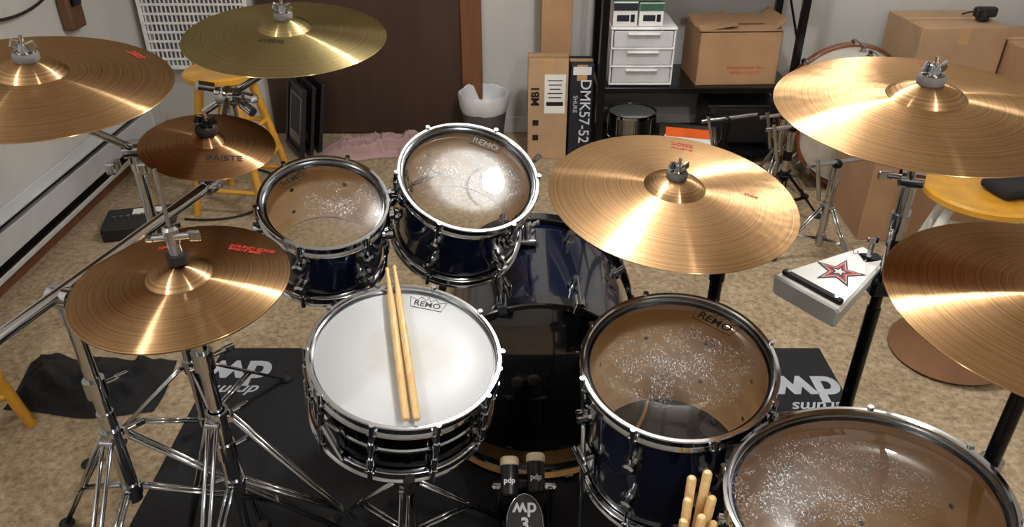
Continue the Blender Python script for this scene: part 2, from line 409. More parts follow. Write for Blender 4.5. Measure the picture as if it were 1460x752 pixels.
def drum(name,D,L,C,n,headmat,shellmat,nl,lug='turret',rot=0.,logo=None,legs=None,botmat=None):
    R=D/2;rs=R-.013;M=frame(C,*n);b=MB(name,M,True);I=Matrix.Identity(4)
    hoop(b,R,False,L);hoop(b,R,True,L)
    b.lathe([(rs-.007,-.016),(rs,-.018),(rs,-L+.018),(rs-.007,-L+.016)],I,shellmat,96)
    b.lathe([(rs-.007,-L+.016),(rs-.007,-.016)],I,maple if lug!='tube' else dull_chrome,96)
    b.lathe([(0,-.0125),(R*.5,-.0125),(R-.016,-.0125),(R-.0105,-.016)],I,headmat,96)
    b.lathe([(R-.0150,-.0125),(R-.0145,-.0108),(R-.0105,-.0115)],I,dull_chrome,96)
    b.lathe([(0,-L+.0125),(R-.016,-L+.0125),(R-.0105,-L+.016)],I,botmat or reso_head,96)
    for k in range(nl):
        a=2*pi*k/nl+rot;T=Matrix.Rotation(a,4,'Z')
        P=lambda r,z,t=0:T@V((r,t,z))
        rr=rs+.014
        for (za,zb) in ((-.02,1),(-L+.02,-1)):
            b.cyl(P(rr,za+.024*zb),P(rr,za-.014*zb),.0055,chrome,seg=10)
            b.box((0,0,0),(.016,.018,.008),chrome,bev=.002,T=T@Matrix.Translation((rr-.004,0,za-.006*zb)))
        if lug=='turret':
            for zc,zh in ((-.32*L,-.02),(-.68*L,-L+.02)):
                b.cyl(P(rs-.001,zc),P(rs+.005,zc),.020,chrome,seg=24)
                b.cyl(P(rs+.004,zc),P(rs+.024,zc),.0125,chrome,seg=16,r2=.0145)
                b.cyl(P(rs+.024,zc),P(rs+.028,zc),.0145,chrome,seg=16,r2=.010)
                b.cyl(P(rr,zh),P(rr,zc),.0034,chrome,seg=8)
        else:
            b.cyl(P(rr,-.03),P(rr,-L+.03),.0048,chrome,seg=10)
            for zc in (-.3*L,-.7*L): b.cyl(P(rs-.001,zc),P(rr+.003,zc),.007,chrome,seg=12)
            for zc in (-.36*L,-.64*L): b.cyl(P(rr,zc-.012),P(rr,zc+.012),.007,chrome,seg=12)
    if lug!='tube':
        for k in range(nl):
            a=2*pi*k/nl+rot;T=Matrix.Rotation(a,4,'Z')
            for zc in (-.32*L,-.68*L): b.cyl(T@V((rs-.0072,0,zc)),T@V((rs-.010,0,zc)),.005,chrome,seg=10)
    if logo:
        crown(b,R,*logo,black_ink,-.0118)
    if lug=='tube':
        zc=-.5*L
        b.lathe([(rs,zc+.006),(rs+.003,zc+.003),(rs+.003,zc-.003),(rs,zc-.006)],I,chrome,96)
        T=Matrix.Rotation(-2.2,4,'Z')
        b.box((0,0,0),(.02,.035,.08),chrome,bev=.004,T=T@Matrix.Translation((rs+.012,0,-.5*L)))
        b.cyl(T@V((rs+.025,-.02,-.35*L)),T@V((rs+.025,.03,-.7*L)),.004,chrome)
    if legs:
        inv=M.inverted()
        for a in legs:
            a=math.radians(a);T=Matrix.Rotation(a,4,'Z')
            b.box((0,0,0),(.03,.04,.05),chrome,bev=.006,T=T@Matrix.Translation((rs+.016,0,-.62*L)))
            b.cyl(T@V((rs+.028,-.03,-.62*L)),T@V((rs+.028,.035,-.62*L)),.007,chrome)
            w=M@(T@V((rs+.022,0,-.3*L)));wl=M@(T@V((rs+.022,0,-L*.95)))
            out=(wl-V(M.translation));out.z=0;out.normalize()
            foot=V((wl.x,wl.y,0.022))+out*.03
            k=V((wl.x,wl.y,.2))
            b.pipe([inv@p for p in [w,wl,k,foot+V((0,0,.02))]],.0052,chrome,seg=10)
            b.cyl(inv@V((foot.x,foot.y,.045)),inv@V((foot.x,foot.y,.0085)),.013,rubber,r2=.017)
    return b,M
h1=clear_head('clear_head_small_tom',.14,.5,1.3,.04,.0)
h2=clear_head('clear_head_large_tom',.165,1.0,4.1)
h3=clear_head('clear_head_floor_tom',.1875,.95,7.7)
h4=clear_head('clear_head_large_floor_tom',.2125,.85,11.2,-.05,.03)
b,_=drum('tom_drum',.28,.20,(-.403,1.491,.870),(.160,-.356),h1,navy,6,rot=.3,logo=(140,.72,50,.022));b.done()
b,_=drum('tom_drum',.33,.225,(-.098,1.620,.871),(.225,-.435),h2,navy,6,rot=.15,logo=(72,.74,-18,.024));b.done()
b,_=drum('floor_tom',.375,.345,(.317,1.168,.688),(-.056,-.194),h3,navy,8,rot=.2,logo=(50,.76,-40,.027),legs=(200,330,80));b.done()
b,_=drum('floor_tom',.425,.38,(.548,.851,.676),(-.15,.06),h4,navy,8,rot=.35,legs=(170,290,50));b.done()
b,SM=drum('snare_drum',.375,.165,(-.205,1.192,.694),(.139,-.178),whitehead,blacknickel,10,lug='tube',rot=.1,logo=(78,.78,-8,.021));b.done()

def legs3(b,c,zc,zf,rad,yaw,mat=chrome,brace=None,foot=.012):
    for k in range(3):
        a=yaw+2*pi*k/3;d=V((math.cos(a),math.sin(a),0));t=V((-d.y,d.x,0))*.008
        top=V((c[0],c[1],zc))+d*.022;ft=V((c[0],c[1],zf+.012))+d*rad
        for sg in (-1,1): b.pipe([top+t*sg,top.lerp(ft,.5)+t*sg*.9,ft+t*sg*.4],.0045,mat,seg=8)
        if brace is not None:
            q=top.lerp(ft,.55);p=V((c[0],c[1],brace))+d*.02
            for sg in (-1,1): b.pipe([p+t*sg*.7,q+t*sg*.7],.0038,mat,seg=8)
            b.cyl(q+t*1.4,q-t*1.4,.005,mat,seg=10)
        b.ball(ft,.016,rubber,(1.2,1.2,.75))
        b.cyl(top+t*1.6,top-t*1.6,.006,mat,seg=10)
def collar(b,p,ax,mat,r=.02,h=.035):
    p=V(p);ax=V(ax).normalized();b.cyl(p-ax*h/2,p+ax*h/2,r,mat,seg=20)
    o=ax.orthogonal().normalized()
    b.cyl(p+o*r*.5,p+o*(r+.022),.005,mat,seg=10);b.box(p+o*(r+.028),(.026,.007,.014),mat,R=o.to_track_quat('X','Z').to_euler(),bev=.003)
hub=SM@V((0,0,-.235))
b=MB('snare_stand',Matrix.Translation((hub.x,hub.y,.25)))
b.cyl((hub.x,hub.y,.10),(hub.x,hub.y,hub.z-.02),.0125,chrome)
b.ball(hub,.024,chrome)
for k in range(3):
    a=-1.4+2*pi*k/3
    b.pipe([SM@V((.015*math.cos(a),.015*math.sin(a),-.232)),SM@V((.12*math.cos(a),.12*math.sin(a),-.205)),SM@V((.183*math.cos(a),.183*math.sin(a),-.185)),SM@V((.20*math.cos(a),.20*math.sin(a),-.165)),SM@V((.2*math.cos(a),.2*math.sin(a),-.135))],.006,chrome,seg=10)
    b.cyl(SM@V((.2*math.cos(a),.2*math.sin(a),-.172)),SM@V((.2*math.cos(a),.2*math.sin(a),-.13)),.010,rubber)
collar(b,(hub.x,hub.y,.36),(0,0,1),chrome)
collar(b,(hub.x,hub.y,.27),(0,0,1),chrome,.017,.03)
legs3(b,hub,.29,.008,.26,.5,brace=.13)
b.done()

def stick(b,p0,p1,r=.0073):
    p0=V(p0);p1=V(p1);L=(p1-p0).length
    T=Matrix.Translation(p0)@(p1-p0).to_track_quat('Z','Y').to_matrix().to_4x4()
    b.lathe([(0,0),(r*.7,.0015),(r,.005),(r,L*.72),(r*.45,L-.022),(r*.42,L-.014),(r*.62,L-.006),(r*.45,L-.001),(0,L)][::-1],T,stickwood,16)
for i,(x0,y0,x1,y1) in enumerate(((.018,-.172,-.063,.222),(.037,-.170,-.049,.232))):
    p0=SM@V((x0,y0,.009));p1=SM@V((x1,y1,.009));b=MB('drumstick',Matrix.Translation(p0));stick(b,p0,p1);b.done()

def bass(name,cx,y0,y1,R,shell,hoopm,inner,head,front,nl=10,yaw=0.,z0=.012):
    zc=R+z0
    T=Matrix.Translation((cx,y0,zc))@Matrix.Rotation(yaw,4,'Z')@Matrix.Rotation(-pi/2,4,'X')  # local z -> +y
    b=MB(name,T,True);L=y1-y0;I=Matrix.Identity(4);rs=R-.016
    b.lathe([(rs,L-.03),(rs,.03)],I,shell,120);b.lathe([(rs-.007,.03),(rs-.007,L-.03)],I,maple,96)
    for z0,z1 in ((0,.04),(L-.04,L)):
        b.lathe([(R-.012,z1),(R-.003,z1),(R,z1-.003),(R,z0+.003),(R-.003,z0),(R-.014,z0)],I,hoopm,120)
        b.lathe([(R-.014,z0),(R-.014,z1)],I,inner,120)
    b.lathe([(0,.026),(R-.02,.026),(R-.014,.030)][::-1],I,head,96)
    b.lathe([(R-.014,.020),(R-.019,.022),(R-.02,.0265)],I,chrome,96)
    b.lathe([(0,L-.016),(R-.02,L-.016),(R-.014,L-.02)],I,front,96)
    for k in range(nl):
        a=2*pi*k/nl;Q=Matrix.Rotation(a,4,'Z')
        for z0,sg in ((0,1),(L,-1)):
            b.box((0,0,0),(.018,.024,.044),chrome,bev=.004,T=Q@Matrix.Translation((R+.004,0,z0+sg*.022)))
            b.box((0,0,0),(.022,.024,.005),chrome,bev=.002,T=Q@Matrix.Translation((R-.004,0,z0-sg*.003)))
            b.cyl(Q@V((R+.012,0,z0+sg*.0)),Q@V((R+.012,0,z0+sg*.13)),.0032,chrome,seg=8)
            b.cyl(Q@V((rs,0,z0+sg*.12)),Q@V((rs+.006,0,z0+sg*.12)),.018,chrome,seg=20)
            b.cyl(Q@V((rs+.005,0,z0+sg*.12)),Q@V((rs+.03,0,z0+sg*.12)),.0115,chrome,seg=16)
    return b,T
blackhead=simple('black_ebony_head',(9,9,14),.09,0,coat=1.,var=.1)
b,BT=bass('bass_drum',.068,1.50,1.97,.292,navy,navyhoop,goldwood,blackhead,blackhead)
for sx in (-1,1):
    b.cyl(BT.inverted()@V((.068+sx*.26,1.86,.24)),BT.inverted()@V((.068+sx*.42,1.98,.02)),.008,chrome)
    b.ball(BT.inverted()@V((.068+sx*.42,1.98,.022)),.016,rubber)
    b.cyl(BT.inverted()@V((.068+sx*.25,1.86,.27)),BT.inverted()@V((.068+sx*.285,1.86,.24)),.025,chrome,seg=20)
b.lathe([(0,.003),(.026,.003),(.026,0),(0,0)],BT.inverted()@Matrix.Translation((.068+.2,1.75,.495))@Matrix.Rotation(.78,4,'Y'),chrome,24)
b.done()
b=MB('double_tom_holder',Matrix.Translation((-.03,1.78,.7)))
bx,by=.03,1.83
b.box((bx,by,.592),(.07,.07,.018),chrome,bev=.005);collar(b,(bx,by,.615),(0,0,1),chrome,.022,.04)
b.cyl((bx,by,.6),(bx,by,.80),.0125,chrome)
collar(b,(bx,by,.72),(0,0,1),chrome,.02,.03)
t1c=V((-.403,1.491,.870));t1n=V((.16,-.356,1)).normalized();t2c=V((-.098,1.620,.871));t2n=V((.225,-.435,1)).normalized()
q1=t1c-t1n*.10+V((.12,.07,.01));q2=t2c-t2n*.1+V((.13,.09,.03))
j=V((-.26,1.74,.79))
b.pipe([V((bx,by,.79)),V((-.12,1.86,.80)),j],.0085,chrome,seg=12)
b.pipe([j,q1],.0085,chrome,seg=12);collar(b,j,(1,0,0),chrome,.02,.03)
b.box(q1,(.02,.05,.09),chrome,R=Euler((.3,.1,.5)),bev=.005)
b.pipe([V((bx,by,.79)),q2],.0085,chrome,seg=12);collar(b,(bx,by,.79),(0,1,0),chrome,.02,.04)
b.box(q2,(.02,.05,.09),chrome,R=Euler((.3,.1,.7)),bev=.005)
for zz,yy in ((.86,1.60),(.82,1.62),(.78,1.64)):
    b.cyl((-.262,yy,zz),(-.238,yy,zz),.014,chrome)
b.box((-.25,1.635,.82),(.022,.02,.11),chrome,bev=.004)
b.pipe([(-.25,1.64,.80),j],.007,chrome)
b.done()

# ------------------------------------------------------------------ stands
def stand(name,base,ztop,rad,yaw,zcol=.32,zbr=.12,mat=chrome,pole=None,rings=(.5,.75),zf=.0,r=.0125):
    b=MB(name,Matrix.Translation((base[0],base[1],ztop/2)))
    x,y=base
    b.cyl((x,y,zbr-.03),(x,y,min(ztop,.62)),r+.003,pole or mat);b.cyl((x,y,min(ztop,.62)),(x,y,ztop),r,pole or mat)
    collar(b,(x,y,zcol),(0,0,1),mat,.021,.04);b.cyl((x,y,zbr-.015),(x,y,zbr+.015),.019,mat,seg=20)
    for z in rings: 
        if z<ztop: collar(b,(x,y,z),(0,0,1),mat,.019,.038)
    legs3(b,base,zcol,zf,rad,yaw,mat,brace=zbr)
    return b
def tilter(b,p,ax,mat=chrome):
    p=V(p);ax=V(ax).normalized()
    b.cyl(p-ax*.022,p+ax*.022,.021,mat,seg=24);b.cyl(p+ax*.022,p+ax*.045,.006,mat);b.box(p+ax*.05,(.03,.01,.018),mat,bev=.003)
    b.cyl(p-V((0,0,.05)),p-V((0,0,.015)),.015,mat)
def under(k,d=.0):
    c,n=C[k];M=frame(c,*n);return M@V((0,0,-d))
hx,hy=C['hh'][0][0]+.003,C['hh'][0][1]
b=stand('hi_hat_stand',(hx,hy),.84,.34,.35,.60,.43,rings=(.52,.74))
b.cyl((hx,hy,.84),(hx,hy,1.112),.0032,chrome,seg=10)
b.lathe([(0,.022),(.008,.022),(.016,.02),(.026,.006),(.024,0),(0,0)],Matrix.Translation((hx,hy,.842)),chrome,24)
b.lathe([(.004,.016),(.017,.016),(.017,0),(.004,0)],Matrix.Translation((hx,hy,.945)),rubber,24)
b.lathe([(.004,0),(.012,0),(.010,.02),(.0125,.022),(.0125,.045),(.008,.05),(.004,.05)][::-1],Matrix.Translation((hx,hy,.961)),chrome,24)
b.cyl((hx-.03,hy-.002,.99),(hx+.034,hy-.006,.998),.0065,chrome);b.box((hx+.04,hy-.006,.998),(.02,.008,.02),chrome,bev=.003);b.box((hx-.034,hy-.002,.99),(.014,.018,.006),chrome,bev=.003)
b.cyl((hx,hy,.03),(hx,hy,.43),.009,chrome)
b.box((hx+.0,hy-.17,.03),(.09,.28,.012),blackmetal,R=Euler((.12,0,0)),bev=.004)
b.box((hx,hy-.3,.018),(.08,.06,.02),chrome,bev=.004);b.cyl((hx-.05,hy,.02),(hx+.05,hy,.02),.006,chrome)
b.done()
A=(-.764,1.10)
b=stand('boom_stand',A,.865,.46,2.54,.56,.42,rings=(.68,))
Pn=V((-.819,1.0,.868));P2=V((-.60,1.40,.95));d=(P2-Pn).normalized();Pa=Pn.lerp(P2,.25)
tilter(b,Pa-V((0,0,.012)),(.9,-.3,0))
b.cyl(Pn-d*.30,P2+d*.02,.0115,chrome)
collar(b,P2,d,chrome,.018,.03)
clampP=V((-.645,1.70,1.03))
b.cyl(P2,clampP,.009,chrome);tilter(b,clampP,(1,-.2,0));b.ball(clampP,.024,chrome)
for dz,dx in ((-.02,.03),(.02,-.03),(.0,.035)): b.cyl(clampP+V((dx,0,dz)),clampP+V((dx*1.9,-.02,dz*1.6)),.011,chrome)
uR=under('rU',-.004);b.cyl(clampP-V((.07,-.02,.045)),uR-V((-.02,.04,.035)),.0085,chrome)
b.cyl(uR-V((-.02,.04,.04)),uR,.006,chrome);b.ball(uR-V((-.02,.04,.035)),.014,chrome)
uS=under('sp',.0);b.cyl(P2,uS,.0065,chrome);b.ball(P2,.02,chrome)
b.done()
B=(-.85,1.62)
b=stand('boom_stand',B,.92,.34,1.2,.32,.13,rings=(.5,.72),mat=chrome)
tp=V((B[0],B[1],.935));tilter(b,tp,(.9,.3,0));uC=under('cL',-.002)
dd=(uC-V((.0,0,.05))-tp).normalized()
b.cyl(tp-dd*.12,uC-V((0,0,.05)),.0085,chrome);b.cyl(uC-V((0,0,.055)),uC,.006,chrome);b.ball(uC-V((0,0,.05)),.015,chrome)
b.cyl(tp-dd*.13,tp-dd*.20,.017,blackmetal)
for q in (.03,-.04): b.box(tp+V((q,-.03,-.03)),(.022,.04,.03),chrome,bev=.006)
b.done()
R1=(.82,1.45)
b=stand('boom_stand',R1,.93,.36,.1,.30,.12,rings=(.68,.84),mat=chrome,pole=blackmetal)
tp=V((R1[0],R1[1],.94));tilter(b,tp,(-.9,.3,0));uC=under('cR',-.002)
e=uC-V((0,0,.05));dd=(e-tp).normalized();b.cyl(tp-dd*.12,e,.0085,chrome);b.cyl(e,uC,.006,chrome);b.ball(e,.015,chrome)
b.cyl((R1[0],R1[1],.80),(R1[0],R1[1],.93),.0145,chrome)
b.box((R1[0]-.01,R1[1]-.01,.69),(.05,.05,.045),blackmetal,bev=.008)
b.pipe([(R1[0]-.015,R1[1]-.03,.69),(R1[0]-.03,R1[1]-.035,.80),(R1[0]-.03,R1[1]-.035,.84)],.005,chrome)
b.done()
R2=(.50,1.60)
b=stand('boom_stand',R2,.80,.34,.9,.30,.12,rings=(.62,.74),mat=blackmetal)
tp=V((R2[0],R2[1],.815));tilter(b,tp,(1,.3,0),blackmetal);uC=under('ri',-.002);e=uC-V((0,0,.04))
b.cyl(tp-(e-tp).normalized()*.06,e,.0085,chrome);b.cyl(e,uC,.006,chrome);b.ball(e,.015,chrome)
b.done()
R3=(.785,.92)
b=stand('boom_stand',R3,.95,.33,-.2,.30,.12,rings=(.66,),mat=chrome,pole=blackmetal)
tp=V((R3[0],R3[1],.96));tilter(b,tp,(1,.3,0));uC=under('cB',-.002);e=uC-V((0,0,.035));b.cyl(tp,e,.0085,chrome);b.cyl(e,uC,.006,chrome);b.done()

# ------------------------------------------------------------------ jam block
b=MB('jam_block',Matrix.Translation((.71,1.43,.69)))  # white jam block: closed body with a black rubber bar on top
m0=V((.574,1.441,.715));m1=V((.668,1.299,.715));k0=V((.795,1.530,.735));k1=V((.822,1.462,.735))
ax=((m0+m1)/2-(k0+k1)/2).normalized()
ux=(m1-m0).normalized();nrm=(m1-m0).cross(k0-m0).normalized()
if nrm.z<0:nrm=-nrm
th0,th1=.050,.036
def ringof(p,q,th,ch=.006):
    u=(q-p).normalized();return [p+u*ch,q-u*ch,q-nrm*ch,q-nrm*(th-ch)-u*.004,q-nrm*th-u*(ch+.004),p-nrm*th+u*(ch+.004),p-nrm*(th-ch)+u*.004,p-nrm*ch]
rg0=ringof(m0,m1,th0);rg1=ringof(k0,k1,th1);rgf=[p+ax*.004 for p in ringof(m0+ux*.004-nrm*.004,m1-ux*.004-nrm*.004,th0-.008)]
vs=rg0+rg1+rgf
fs=[[i,(i+1)%8,8+(i+1)%8,8+i] for i in range(8)]+[[i,(i+1)%8,16+(i+1)%8,16+i] for i in range(8)]+[[8+i for i in range(8)],[16+i for i in range(8)]]
b.add(vs,fs,whitemetal,False)
BT2=Matrix((ux,nrm.cross(ux),nrm)).transposed().to_4x4();BT2.translation=(m0+m1)/2+(-ax)*.018+nrm*.005
b.box((0,0,0),(.15,.014,.012),rubber,bev=.004,T=BT2)
for s_ in (-.06,.06): b.cyl((m0+m1)/2+ux*s_-ax*.018+nrm*.01,(m0+m1)/2+ux*s_-ax*.018+nrm*.0125,.004,chrome,seg=10)
st=Matrix.Translation((m0+m1+k0+k1)/4+nrm*.0008+ax*.005)@BT2.to_3x3().to_4x4()@Matrix.Rotation(.35,4,'Z')
def star(r,ri,rot=0):return [( (r if i%2==0 else ri)*math.sin(pi*i/5+rot),(r if i%2==0 else ri)*math.cos(pi*i/5+rot)) for i in range(10)]
b.prism(star(.056,.0225),0,.0006,black_ink,st);b.prism(star(.045,.0182),.0006,.0010,white_ink,st);b.prism(star(.041,.0165),.0010,.0014,red_ink,st);b.prism(star(.026,.0105),.0014,.0018,black_ink,st);b.prism(star(.014,.006),.0018,.0021,white_ink,st)
b.pipe([ (k0+k1)/2+V((-.03,-.005+.01*math.sin(i*1.9),0))*1+nrm*.001+ux*(.05*(i/10-.5))+(-ax)*(.006*math.sin(i*2.3)) for i in range(11)],.0008,black_ink,seg=5)
b.box(V((.80,1.482,.71)),(.05,.045,.05),blackmetal,bev=.008)
b.cyl((.79,1.475,.74),(.79,1.475,.775),.006,chrome);b.box((.79,1.475,.78),(.026,.007,.014),chrome,bev=.003)
b.done()

# ------------------------------------------------------------------ bass drum pedal
b=MB('double_bass_pedal',Matrix.Translation((.03,1.2,.1)))
b.box((.03,1.27,.015),(.14,.30,.012),blackmetal,bev=.004)
for x in (-.035,.095): 
    b.box((x,1.37,.08),(.014,.03,.13),chrome,bev=.004);b.cyl((x-.012,1.37,.135),(x+.012,1.37,.135),.014,chrome)
b.cyl((-.05,1.37,.135),(.11,1.37,.135),.006,chrome);b.cyl((.015,1.37,.135),(.045,1.37,.135),.03,blackmetal,seg=24)
T=Matrix.Translation((.03,1.235,.150))@Matrix.Rotation(math.radians(28),4,'X')
out=[(-.043,-.23),(.043,-.23),(.043,.0)]+[(.043*math.cos(a),.0+.072*math.sin(a)) for a in [i*pi/10 for i in range(0,11)]]+[(-.043,.0)]
b.prism(out,0,.008,plasticblk,T)
b.pipe([T@V((x,y,.008)) for x,y in out],.0016,chrome,seg=6,closed=True)
b.text('dw',.046,T@TR(0,.036,.0088,pi),white_ink,off=.001);b.text('3',.040,T@TR(0,.0,.0088,0),white_ink,off=.0015)
b.box((.03,1.00,.02),(.1,.07,.025),blackmetal,bev=.006)
for x,hz in ((-.006,.0),(.057,.012)):
    b.cyl((x,1.37,.135),(x,1.335,.20+hz),.0045,chrome)
    p0=V((x,1.295,.180+hz));p1=V((x,1.365,.227+hz));dd=(p1-p0).normalized()
    Tb=Matrix.Translation(p0)@dd.to_track_quat('Z','Y').to_matrix().to_4x4();Lb=(p1-p0).length
    b.lathe([(0,0),(.016,0),(.0205,.004),(.0215,.012),(.0215,Lb-.012)][::-1],Tb,plasticblk,28)
    b.lathe([(.0215,Lb-.012),(.023,Lb-.010),(.023,Lb+.004),(.019,Lb+.009),(0,Lb+.011)][::-1],Tb,creamfelt,28)
    up=V((0,0,1));ny=(up-dd*up.dot(dd)).normalized();Tx=Matrix((V((1,0,0)),dd,ny)).transposed().to_4x4();Tx.translation=(p0+p1)/2-dd*.008+ny*.0222
    b.text('pdp',.018,Tx,white_ink,off=.0005)
b.done()

b=MB('drumstick_bundle',Matrix.Translation((.30,.865,.4)))
b.lathe([(0,.302),(.031,.302),(.031,.53),(.034,.53),(.034,.30),(0,.30)],Matrix.Translation((.295,.868,0)),blackcloth,24)
b.pipe([(.31,.892,.5),(.33,.93,.54),(.345,.96,.56)],.006,chrome)
for i,(x,y,z) in enumerate(((.012,.018,.665),(-.006,.020,.65),(.016,-.002,.635),(-.012,.002,.625),(.002,-.018,.615),(-.018,-.014,.60),(.018,-.018,.60))):
    p1=V((.300+x*1.3,.872+y*1.3,z+.012));stick(b,p1,(.295+x*.6,.868+y*.6,z-.33),.0078)
b.done()

# ------------------------------------------------------------------ stools
def stool(name,x,y,h,R,r0,yaw,seatm,legm,rungs=(.38,.62,.8)):
    b=MB(name,Matrix.Translation((x,y,h/2)))
    b.lathe([(0,h-.035),(R-.012,h-.035),(R,h-.027),(R,h-.008),(R-.01,h),(R*.6,h-.003),(0,h-.006)][::-1],Matrix.Translation((x,y,0)),seatm,48)
    L=[]
    for k in range(4):
        a=yaw+k*pi/2;d=V((math.cos(a),math.sin(a),0));p=V((x,y,h-.03))+d*R*.62;q=V((x,y,0.0))+d*r0
        b.cyl(p,q,.019,legm,r2=.016,seg=14);L.append((p,q))
    for t in rungs:
        for k in range(4):
            if (t==.62 and k%2):continue
            a0,b0=L[k];a1,b1=L[(k+1)%4];b.cyl(a0.lerp(b0,t),a1.lerp(b1,t),.011,legm,seg=10)
    return b.done()
stool('bar_stool',-1.235,3.25,.63,.165,.235,-.95,yellowwood,yellowwood)
stool('bar_stool',1.71,2.52,.41,.21,.26,3.4,yellowwood,whitemetal,(.5,))
stool('bar_stool',-1.685,1.74,.61,.165,.245,0.0,yellowwood,yellowwood)
b=MB('black_pouch',Matrix.Translation((1.78,2.52,.43)))
b.box((1.80,2.50,.43),(.20,.14,.04),blackcloth,R=Euler((0,0,.2)),bev=.018);b.done()

# ------------------------------------------------------------------ background objects
b=MB('metal_shelf_unit',Matrix.Translation((.9,3.9,.9)))
sx0,sx1,sy0,sy1=.44,1.37,3.70,4.08
for x in (sx0,sx1):
    for y in (sy0,sy1): b.box((x,y,.95),(.034,.034,1.9),blackmetal,bev=.003)
for z in (.06,.39,1.0,1.5,1.88):
    b.box(((sx0+sx1)/2,(sy0+sy1)/2,z),(sx1-sx0+.03,sy1-sy0+.03,.03),blackmetal,bev=.004)
for z in (.2,.7): b.cyl((sx1,sy0,z-.1),(sx1,sy1,z+.2),.006,blackmetal)
b.done()
b=MB('storage_bin',Matrix.Translation((1.16,3.9,.2)))
b.box((1.17,3.90,.18),(.34,.28,.20),plasticblk,bev=.012);b.box((1.17,3.90,.285),(.36,.30,.02),plasticblk,bev=.006)
for x in (1.02,1.32): b.box((x,3.755,.27),(.04,.012,.05),rubber,bev=.003)
b.done()
b=MB('plastic_drawer_unit',Matrix.Translation((.63,3.87,.55)))
x0,x1,yf,z0=.475,.785,3.715,.406
W=x1-x0;xc=(x0+x1)/2
b.box((xc,yf+.16,z0+.005),(W,.30,.01),whiteplastic);b.box((xc,yf+.16,z0+.275),(W+.01,.31,.014),whiteplastic,bev=.005)
for x in (x0+.005,x1-.005): b.box((x,yf+.16,z0+.14),(.01,.3,.27),whiteplastic)
b.box((xc,yf+.305,z0+.14),(W,.008,.27),whiteplastic)
for i in range(3):
    zc=z0+.052+i*.087
    b.box((xc,yf+.01,zc),(W-.026,.012,.076),drawer,bev=.006);b.box((xc,yf-.006,zc+.028),(W*.5,.022,.012),whiteplastic,bev=.005)
    b.box((xc,yf+.006,z0+.009+i*.087),(W-.01,.02,.008),whiteplastic,bev=.002)
b.done()
for i,(x,w,h,dy) in enumerate(((.535,.115,.115,0),(.66,.115,.11,.01),(.595,.24,.05,.0))):
    z=.69 if i<2 else .807
    b=MB('product_box',Matrix.Translation((x,3.8,z)));b.box((x,3.80+dy,z+h/2),(w,.15,h),label if i<2 else greenp,bev=.002)
    if i<2:
        b.box((x,3.724+dy,z+h*.8),(w*.98,.003,h*.3),greenp if i else darkbox,bev=0);b.box((x-.01,3.724+dy,z+h*.35),(w*.5,.003,h*.25),darkbox,bev=0)
        b.box((x+.035,3.7235+dy,z+h*.35),(w*.16,.003,h*.3),black_ink,bev=0)
    b.done()
def carton(name,c,size,rz=0.,mat=card,openf=False,txt=None):
    x,y,z=c;w,d,h=size
    T=Matrix.Translation((x,y,z))@Matrix.Rotation(rz,4,'Z')
    b=MB(name,T,True)
    t=.004
    if openf:
        b.box((0,0,t/2),(w,d,t),mat,bev=0)
        for sx in(-1,1): b.box((sx*(w/2-t/2),0,h/2),(t,d,h),mat,bev=0)
        for sy in(-1,1): b.box((0,sy*(d/2-t/2),h/2),(w,t,h),mat,bev=0)
        b.box((0,-d*.5+d*.14,h+.012),(w,d*.30,t),mat,R=Euler((.08,0,0)),bev=0)
        b.box((0,d*.24,h+.015),(w,d*.48,t),mat,R=Euler((.10,0,0)),bev=0)
        b.box((-w*.28,0,h+.02),(w*.46,d*.95,t),mat,R=Euler((0,-.16,0)),bev=0)
        b.box((w*.46,0,h+.03),(w*.2,d*.95,t),mat,R=Euler((0,-.75,0)),bev=0)
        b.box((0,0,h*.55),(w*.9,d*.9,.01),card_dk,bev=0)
    else:
        b.box((0,0,h/2),(w,d,h),mat,bev=.004)
        b.box((0,0,h+.0008),(w*.995,.05,.0012),tape,bev=0);b.box((0,-d/2-.0006,h-.04),(.05,.0012,.08),tape,bev=0)
        b.box((0,-.027,h+.0012),(w*.99,.002,.001),card_dk,bev=0)
    if txt:
        for i,l in enumerate(txt): b.text(l,.022,Matrix.Translation((w*.1,-d/2-.0012,h*.34-i*.026))@Matrix.Rotation(pi/2,4,'X'),red_ink if openf else black_ink)
    return b
carton('cardboard_box',(1.095,3.88,.406),(.40,.30,.255),.04,card,True,['Internal Harper Box','HARD GOODS']).done()
carton('cardboard_box',(2.155,3.90,0),(.44,.36,.34)).done()
carton('cardboard_box',(2.155,3.90,.342),(.42,.36,.345),.03,card2).done()
carton('cardboard_box',(2.56,3.78,0),(.34,.5,.62)).done()
b=MB('web_camera',Matrix.Translation((2.28,3.83,.70)))
b.box((2.29,3.84,.702),(.05,.05,.026),plasticblk,bev=.01);b.box((2.29,3.83,.735),(.11,.045,.05),plasticblk,bev=.015);b.cyl((2.27,3.81,.735),(2.27,3.795,.735),.02,plasticblk);b.cyl((2.27,3.795,.735),(2.27,3.793,.735),.014,blackhead)
b.pipe(bez((2.31,3.86,.70),(2.34,3.92,.74),(2.26,3.97,.693),8),.004,rubber)
b.done()
carton('cardboard_box',(1.74,3.07,0),(.52,.40,.40),-.05,card,False).done()
b=carton('tall_cardboard_box',(.225,4.0,0),(.155,.12,1.45),0,card);b.done()
b=carton('speaker_stand_box',(.180,3.82,0),(.20,.13,.525),0,card2)
b.text('MB1',.055,Matrix.Translation((-.062,-.0668,.34))@Matrix.Rotation(pi/2,4,'X')@Matrix.Rotation(pi/2,4,'Z'),black_ink,off=.002)
b.box((.035,-.0662,.35),(.105,.001,.20),label,bev=0)
for i in range(5): b.box((.035,-.067,.42-i*.022),(.075-.01*(i%3),.001,.005),black_ink,bev=0)
b.box((.035,-.067,.30),(.085,.001,.02),black_ink,bev=0)
